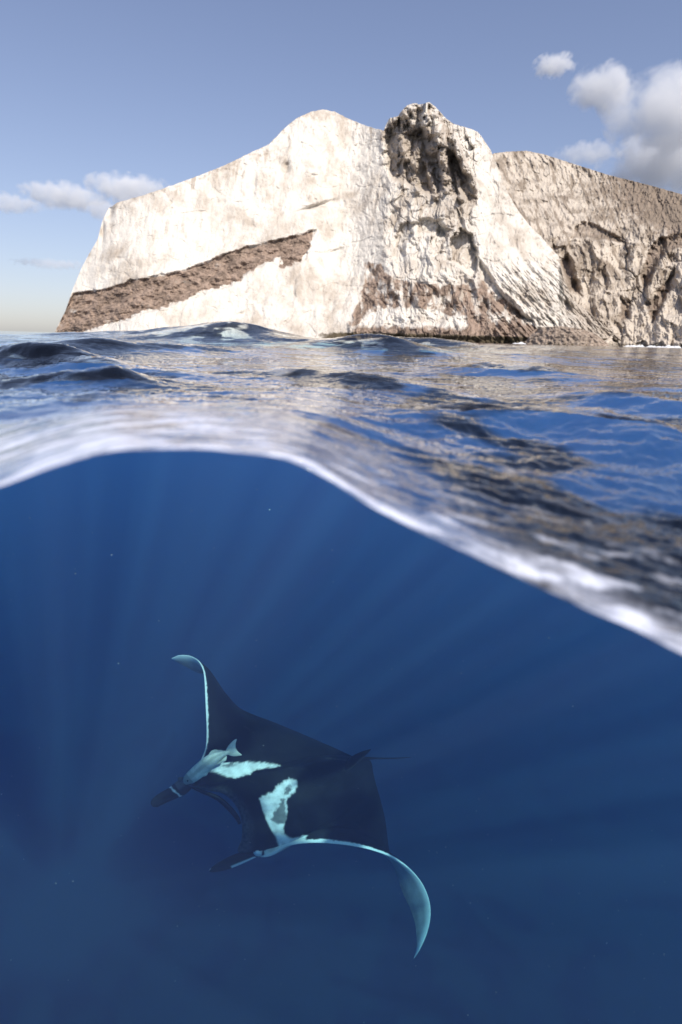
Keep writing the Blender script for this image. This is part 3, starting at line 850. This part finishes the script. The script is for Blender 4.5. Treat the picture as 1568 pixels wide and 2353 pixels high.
def blade(center_z, widths, depths, thick, name, white_fn, parent=None, n=40, k=18, tilt=0.0, mat=None):
    """tapering paddle lofted along a centre line; elliptical sections"""
    cz = catmull(np.array([(*c, w, d) for c, w, d in zip(center_z, widths, [MD + (d_ - MD) * K for d_ in depths])]), n); thick = thick * K
    P = []; Wt = []
    dx = np.gradient(cz[:, 0]); dy = np.gradient(cz[:, 1]); L = np.hypot(dx, dy)
    nx, ny = -dy / L, dx / L
    for a in range(n):
        s = a / (n - 1)
        for b in range(k):
            an = b / k * 2 * math.pi
            w = math.cos(an) * cz[a, 2] / 2; dd = math.sin(an)
            px, py = Zp(np.array([cz[a, 0] + nx[a] * w, cz[a, 1] + ny[a] * w]))
            tt = thick * (min(1, cz[a, 2] / max(widths)) ** .7)
            P.append(pworld(px, py, np.array(cz[a, 3] + dd * tt / 2 + tilt * math.cos(an) * cz[a, 2])))
            Wt.append(white_fn(s, math.cos(an), dd))
    P = np.array(P)
    f = [(a * k + b, a * k + (b + 1) % k, (a + 1) * k + (b + 1) % k, (a + 1) * k + b) for a in range(n - 1) for b in range(k)]
    f += [tuple(range(k))[::-1], tuple((n - 1) * k + b for b in range(k))]
    return mpart(name, P, f, {'white': np.array(Wt)}, parent, mat)

# cephalic fins
blade([(262, 720), (225, 752), (180, 780), (125, 808), (88, 832), (72, 845)], [66, 78, 66, 58, 48, 18],
      [MD + .05, MD + .02, MD - .02, MD - .06, MD - .08, MD - .09], .07, 'cephalic_fin',
      lambda s, c, d: (.85 if (abs(s - .36 - .04 * c) < .018) else 0.0) + (.12 if s < .3 else 0) * (c > 0))
blade([(590, 1085), (545, 1100), (490, 1120), (440, 1142), (400, 1158), (375, 1168), (362, 1174)], [40, 52, 60, 54, 40, 24, 8],
      [MD, MD - .04, MD - .08, MD - .11, MD - .13, MD - .14, MD - .14], .06, 'cephalic_fin',
      lambda s, c, d: .9 if (c < -.72 and s < .42) or (c > .55 and s > .86) else 0.0)
# cheek and eye
def ellipsoid(cz, rx, ry, rd, depth, ang, n=20, k=28):
    P = []
    for a in range(n + 1):
        la = math.pi * a / n
        for b in range(k):
            lo = 2 * math.pi * b / k
            u = math.sin(la) * math.cos(lo) * rx; v = math.cos(la) * ry; w = math.sin(la) * math.sin(lo) * rd
            x_ = cz[0] + u * math.cos(ang) - v * math.sin(ang); y_ = cz[1] + u * math.sin(ang) + v * math.cos(ang)
            px, py = Zp(np.array([x_, y_])); P.append(pworld(px, py, np.array(MD + (depth - MD + w) * K)))
    f = [(a * k + b, a * k + (b + 1) % k, (a + 1) * k + (b + 1) % k, (a + 1) * k + b) for a in range(n) for b in range(k)]
    return np.array(P), f
P, f = ellipsoid((606, 1080), 24, 19, .08, MD - .12, .1)
sidew = np.array([.95] * len(P))
mpart('cheek', P, f, {'white': sidew})
P, f = ellipsoid((630, 1085), 8, 11, .04, MD - .14, .1, 12, 16)
me_ = NT('eye'); pe = me_.add('BsdfPrincipled'); pe.inputs['Base Color'].default_value = (.004, .004, .005, 1); pe.inputs['Roughness'].default_value = .15
me_.link(pe.outputs[0], me_.out.inputs['Surface'])
mpart('eye', P, f, mat=me_.m)
P, f = ellipsoid((216, 712), 14, 12, .05, MD - .02, .1, 12, 16)
mpart('eye', P, f, {'white': np.full(len(P), .12)})
# lower jaw: a curved lip under the mouth opening
jc = catmull(np.array([(262, 748, 10, 0.10), (320, 772, 20, .14), (400, 806, 26, .20), (455, 852, 28, .22), (500, 905, 24, .18), (524, 960, 10, .10)]), 60)
blade([(p[0], p[1]) for p in jc[::6]], [p[2] for p in jc[::6]], [MD + p[3] for p in jc[::6]], .08, 'lower_jaw', lambda s, c, d: .03 if c < 0 else .0)
# inside of the mouth, behind the upper lip
# dorsal fin
blade([(1040, 668), (1065, 640), (1095, 612), (1130, 588), (1158, 571), (1172, 563)], [16, 42, 44, 30, 14, 3],
      [MD + .24, MD + .22, MD + .20, MD + .20, MD + .22, MD + .24], .03, 'dorsal_fin', lambda s, c, d: .05 if c > .7 and s < .6 else 0.0, n=30, k=12)
blade([(1080, 628), (1130, 612), (1180, 608), (1250, 608), (1320, 606), (1374, 602)], [34, 27, 12, 8, 6, 3],
      [MD + .45, MD + .5, MD + .54, MD + .6, MD + .68, MD + .75], .03, 'tail', lambda s, c, d: 0.0, n=40, k=10)

# ================================================================== REMORA
mr = NT('remora_skin')
t1 = mr.noise(14, 5, .6, mr.pos()); t2 = mr.noise(70, 3, .6, mr.pos())
cr_ = mr.mix(mr.ramp(t1, .35, .65), (.92, .91, .80), (.62, .64, .54))
cr_ = mr.mix(mr.val('MULTIPLY', mr.ramp(t2, .5, .75), .35), cr_, (.25, .28, .24))
hd = mr.attr('white')
cr_ = mr.mix(hd, (.22, .25, .22), cr_)
pb = mr.add('BsdfPrincipled'); mr.link(cr_, pb.inputs['Base Color']); pb.inputs['Roughness'].default_value = .5
mr.link(pb.outputs[0], mr.out.inputs['Surface'])
FISH = mr.m
def Yp(p): return (p[0] * .4464 + 10 / .7972 * 1.0 , p[1] * .4464)
def Q(x, y):          # second close-up coordinates -> first close-up coordinates
    return ((560 + x * .44643 - 550) / .7972, (2880 + y * .44643 - 2550) / .7972)
fish = bpy.data.objects.new('remora', None); COL.objects.link(fish)
tag(fish, 'pale green remora resting on the manta near its raised wing', 'fish')
FD = MD - .32; FW = MD - .32 * K
fo = pworld(*Zp(np.array(Q(620, 400))), np.array(FW)); fish.location = fo
def fpart(*a, **k):
    o = blade(*a, **k)
    o.parent = fish; o.data.transform(Matrix.Translation(Vector(org - fo)))
    return o
cl = [Q(402, 575), Q(430, 540), Q(480, 500), Q(540, 450), Q(600, 400), Q(660, 350), Q(720, 315), Q(770, 298), Q(800, 290)]
fpart(cl, [16, 52, 66, 72, 72, 62, 44, 26, 20], [FD + .04, FD + .02, FD, FD, FD, FD, FD, FD, FD], .15, 'fish_body',
      lambda s, c, d: .15 if s < .17 else (.45 if abs(c + .1) < .16 and s < .88 else (.7 if s < .26 else 1.0)), n=60, k=24, mat=FISH)
def fin(name, pts, depth, thick=.012):
    pts = [Q(*p) for p in pts]; depth = MD + (depth - MD) * K
    # refine the outline with a spline, close it as a thin lens
    Cq = catmull(np.array(pts + [pts[0]]), 48)[:-1]
    c = Cq.mean(0)
    rows = []
    for s_, dz in ((1.0, 0), (.96, -1), (.5, -1.6)):
        rows.append([(c + (p - c) * s_, dz) for p in Cq])
    P = []
    for r_ in rows:
        for p, dz in r_: P.append(pworld(*Zp(np.array(p)), np.array(depth + dz * thick / 2)))
    P.append(pworld(*Zp(c), np.array(depth - thick)))
    for r_ in rows[1:]:
        for p, dz in r_: P.append(pworld(*Zp(np.array(p)), np.array(depth - dz * thick / 2)))
    P.append(pworld(*Zp(c), np.array(depth + thick)))
    n = len(Cq); f = []
    def strip(a, b, fl):
        for i_ in range(n):
            q_ = (a + i_, a + (i_ + 1) % n, b + (i_ + 1) % n, b + i_)
            f.append(q_[::-1] if fl else q_)
    strip(0, n, 0); strip(n, 2 * n, 0)
    for i_ in range(n): f.append((2 * n + i_, 2 * n + (i_ + 1) % n, 3 * n))
    o2 = 3 * n + 1
    strip(0, o2, 1); strip(o2, o2 + n, 1)
    for i_ in range(n): f.append((o2 + n + (i_ + 1) % n, o2 + n + i_, o2 + 2 * n))
    return mesh_obj(name, np.array(P) - fo, f, FISH, fish, attrs={'white': np.full(len(P), .95)}, closed=True)
fin('tail_fin', [(765, 300), (775, 265), (800, 225), (840, 185), (868, 174), (858, 215), (862, 255), (885, 290), (915, 316), (880, 325), (840, 328), (800, 318)], FD)
fin('dorsal_fin', [(598, 345), (618, 305), (645, 275), (680, 266), (705, 272), (735, 272), (757, 290), (740, 312), (700, 325), (650, 340)], FD + .02)
fin('anal_fin', [(655, 420), (700, 385), (740, 350), (775, 325), (779, 345), (768, 368), (735, 385), (700, 402)], FD + .02)
P, f = ellipsoid(Q(428, 548), 5, 5, .03, MD - .40, 0, 10, 14)
ep = mesh_obj('eye', P - fo, f, me_.m, fish, closed=True)
fin('pectoral_fin', [(520, 505), (560, 470), (600, 462), (608, 485), (590, 505), (560, 512), (535, 520)], FD - .02)

# ================================================================== SMALL THINGS IN THE WATER
def small_fish(px, py, depth, L, ang, label):
    c = pworld(px, py, np.array(depth))
    n, k = 26, 12; P = []
    ax = R3 @ np.array([math.cos(ang), math.sin(ang), .15]); ay = R3 @ np.array([-math.sin(ang), math.cos(ang), 0]); az_ = R3 @ np.array([0, 0, 1.0])
    for a in range(n):
        s = a / (n - 1); w = .055 * L * math.sin(math.pi * s ** .8) ** .8 + .006 * L + (.05 * L * sstep(.88, 1, s) if s > .88 else 0)
        for b in range(k):
            an = b / k * 6.283; P.append(ax * (s - .5) * L + ay * (w * math.cos(an) + .03 * L * math.sin(s * 5)) + az_ * w * .5 * math.sin(an))
    f = [(a * k + b, a * k + (b + 1) % k, (a + 1) * k + (b + 1) % k, (a + 1) * k + b) for a in range(n - 1) for b in range(k)]
    f += [tuple(range(k))[::-1], tuple((n - 1) * k + b for b in range(k))]
    o = mesh_obj('small_fish', np.array(P), f, SKIN, attrs={'white': np.full(len(P), .03)}, closed=True)
    o.location = c; return tag(o, label, 'fish')
small_fish(1405, 2184, 5.4, .26, rad(64), 'small slender dark fish deep at the lower right')

# suspended specks
V_ = []; F_ = []
rs = np.random.default_rng(3)
octa = np.array([(1, 0, 0), (-1, 0, 0), (0, 1, 0), (0, -1, 0), (0, 0, 1), (0, 0, -1)], float)
of = [(0, 2, 4), (2, 1, 4), (1, 3, 4), (3, 0, 4), (2, 0, 5), (1, 2, 5), (3, 1, 5), (0, 3, 5)]
for _ in range(330):
    px, py = rs.uniform(-60, 1630), rs.uniform(1080, 2400); d = rs.uniform(1.4, 6)
    if py < np.interp(px, edge_px[:, 0], edge_px[:, 1]) + 60: continue
    c = pworld(px, py, np.array(d)); s = rs.uniform(.0009, .0022) * (d / 3) ** .6
    if rs.random() < .03: s *= 2.2
    b = len(V_)
    for o_ in octa: V_.append(c + o_ * s * rs.uniform(.6, 1.3, 3))
    F_ += [tuple(b + q_ for q_ in t) for t in of]
mp = NT('speck'); pb = mp.add('BsdfPrincipled'); pb.inputs['Base Color'].default_value = (.7, .75, .7, 1); mp.link(pb.outputs[0], mp.out.inputs['Surface'])
tag(mesh_obj('plankton_specks', V_, F_, mp.m), 'tiny pale specks drifting in the blue water', 'plankton', kind='stuff')

# ================================================================== CLOUDS
def cloud(label, px, py, dist, w, h, seed, dens, soft=1.0, thr=.42, rot=0, stretch=1.0):
    """one puffy body of vapour: an ellipsoid domain with uneven density inside"""
    c = pworld(px, py, np.array(dist)); sc = dist / FPX
    rx, rz = w * sc / 2, h * sc / 2; ry = min(rx, rz * .9)
    n, k = 14, 22; P = []
    for a in range(n + 1):
        for b in range(k):
            la = math.pi * a / n; lo = 2 * math.pi * b / k
            P.append((math.sin(la) * math.cos(lo), math.sin(la) * math.sin(lo), math.cos(la)))
    f = [(a * k + b, a * k + (b + 1) % k, (a + 1) * k + (b + 1) % k, (a + 1) * k + b) for a in range(n) for b in range(k)]
    m = NT('cloud_vapour')
    tc = m.add('TexCoord'); ln = m.add('VectorMath', operation='LENGTH'); m.link(tc.outputs['Object'], ln.inputs[0])
    mp_ = m.add('Mapping'); m.link(tc.outputs['Object'], mp_.inputs['Vector'])
    mp_.inputs['Scale'].default_value = (rx / rz * stretch, ry / rz, 1.0); mp_.inputs['Location'].default_value = (seed * 3.7, seed * 1.3, seed * 2.1)
    nz = m.noise(1.5, 6, .62, mp_.outputs[0], .3)
    e = m.val('SUBTRACT', 1.0, ln.outputs['Value'])
    d = m.val('ADD', m.val('MULTIPLY', e, .55), m.val('SUBTRACT', nz, thr + .12))
    d = m.val('MULTIPLY', m.ramp(d, 0.0, .22 * soft), dens * .60 / (rz))
    vs = m.add('VolumeScatter'); vs.inputs['Color'].default_value = (1, 1, 1, 1); vs.inputs['Anisotropy'].default_value = 0.0
    m.link(d, vs.inputs['Density']); m.link(vs.outputs[0], m.out.inputs['Volume'])
    o = mesh_obj('cloud', P, f, m.m, closed=True)
    o.location = c; o.scale = (rx, ry, rz); o.rotation_euler = (0, rad(rot), -math.atan2(c[0], c[1]))
    return tag(o, label, 'cloud', 'clouds over the island')
CD = 5200
cloud('large white cloud bank at the right edge of the sky', 1555, 250, CD, 330, 200, 1, 3.6)
cloud('broad white cloud low over the beige hill at the right', 1540, 372, CD * 1.1, 330, 150, 2, 3.8)
cloud('loose rounded cloud high above the hill', 1385, 205, CD * .9, 160, 120, 3, 3.0)
cloud('smallest wispy cloud, highest in the right sky', 1275, 150, CD * .95, 110, 60, 4, 2.4)
cloud('faint thin wisp just above the hill crest', 1350, 352, CD * 1.05, 170, 60, 5, 1.2)
cloud('soft cloud resting against the left slope of the cliff', 300, 436, CD, 230, 80, 6, 3)
cloud('flat pale cloud left of the cliff', 145, 450, CD * 1.02, 210, 72, 7, 2.6)
cloud('small pale cloud beside the upper left corner of the cliff', 235, 482, CD * 1.1, 110, 50, 8, 1.8)
cloud('faint cloud at the left edge of the sky', 25, 466, CD * 1.08, 160, 50, 9, 1.5)
cloud('thin low streak of cloud near the left horizon', 120, 606, CD * 1.2, 190, 28, 10, 1.0)
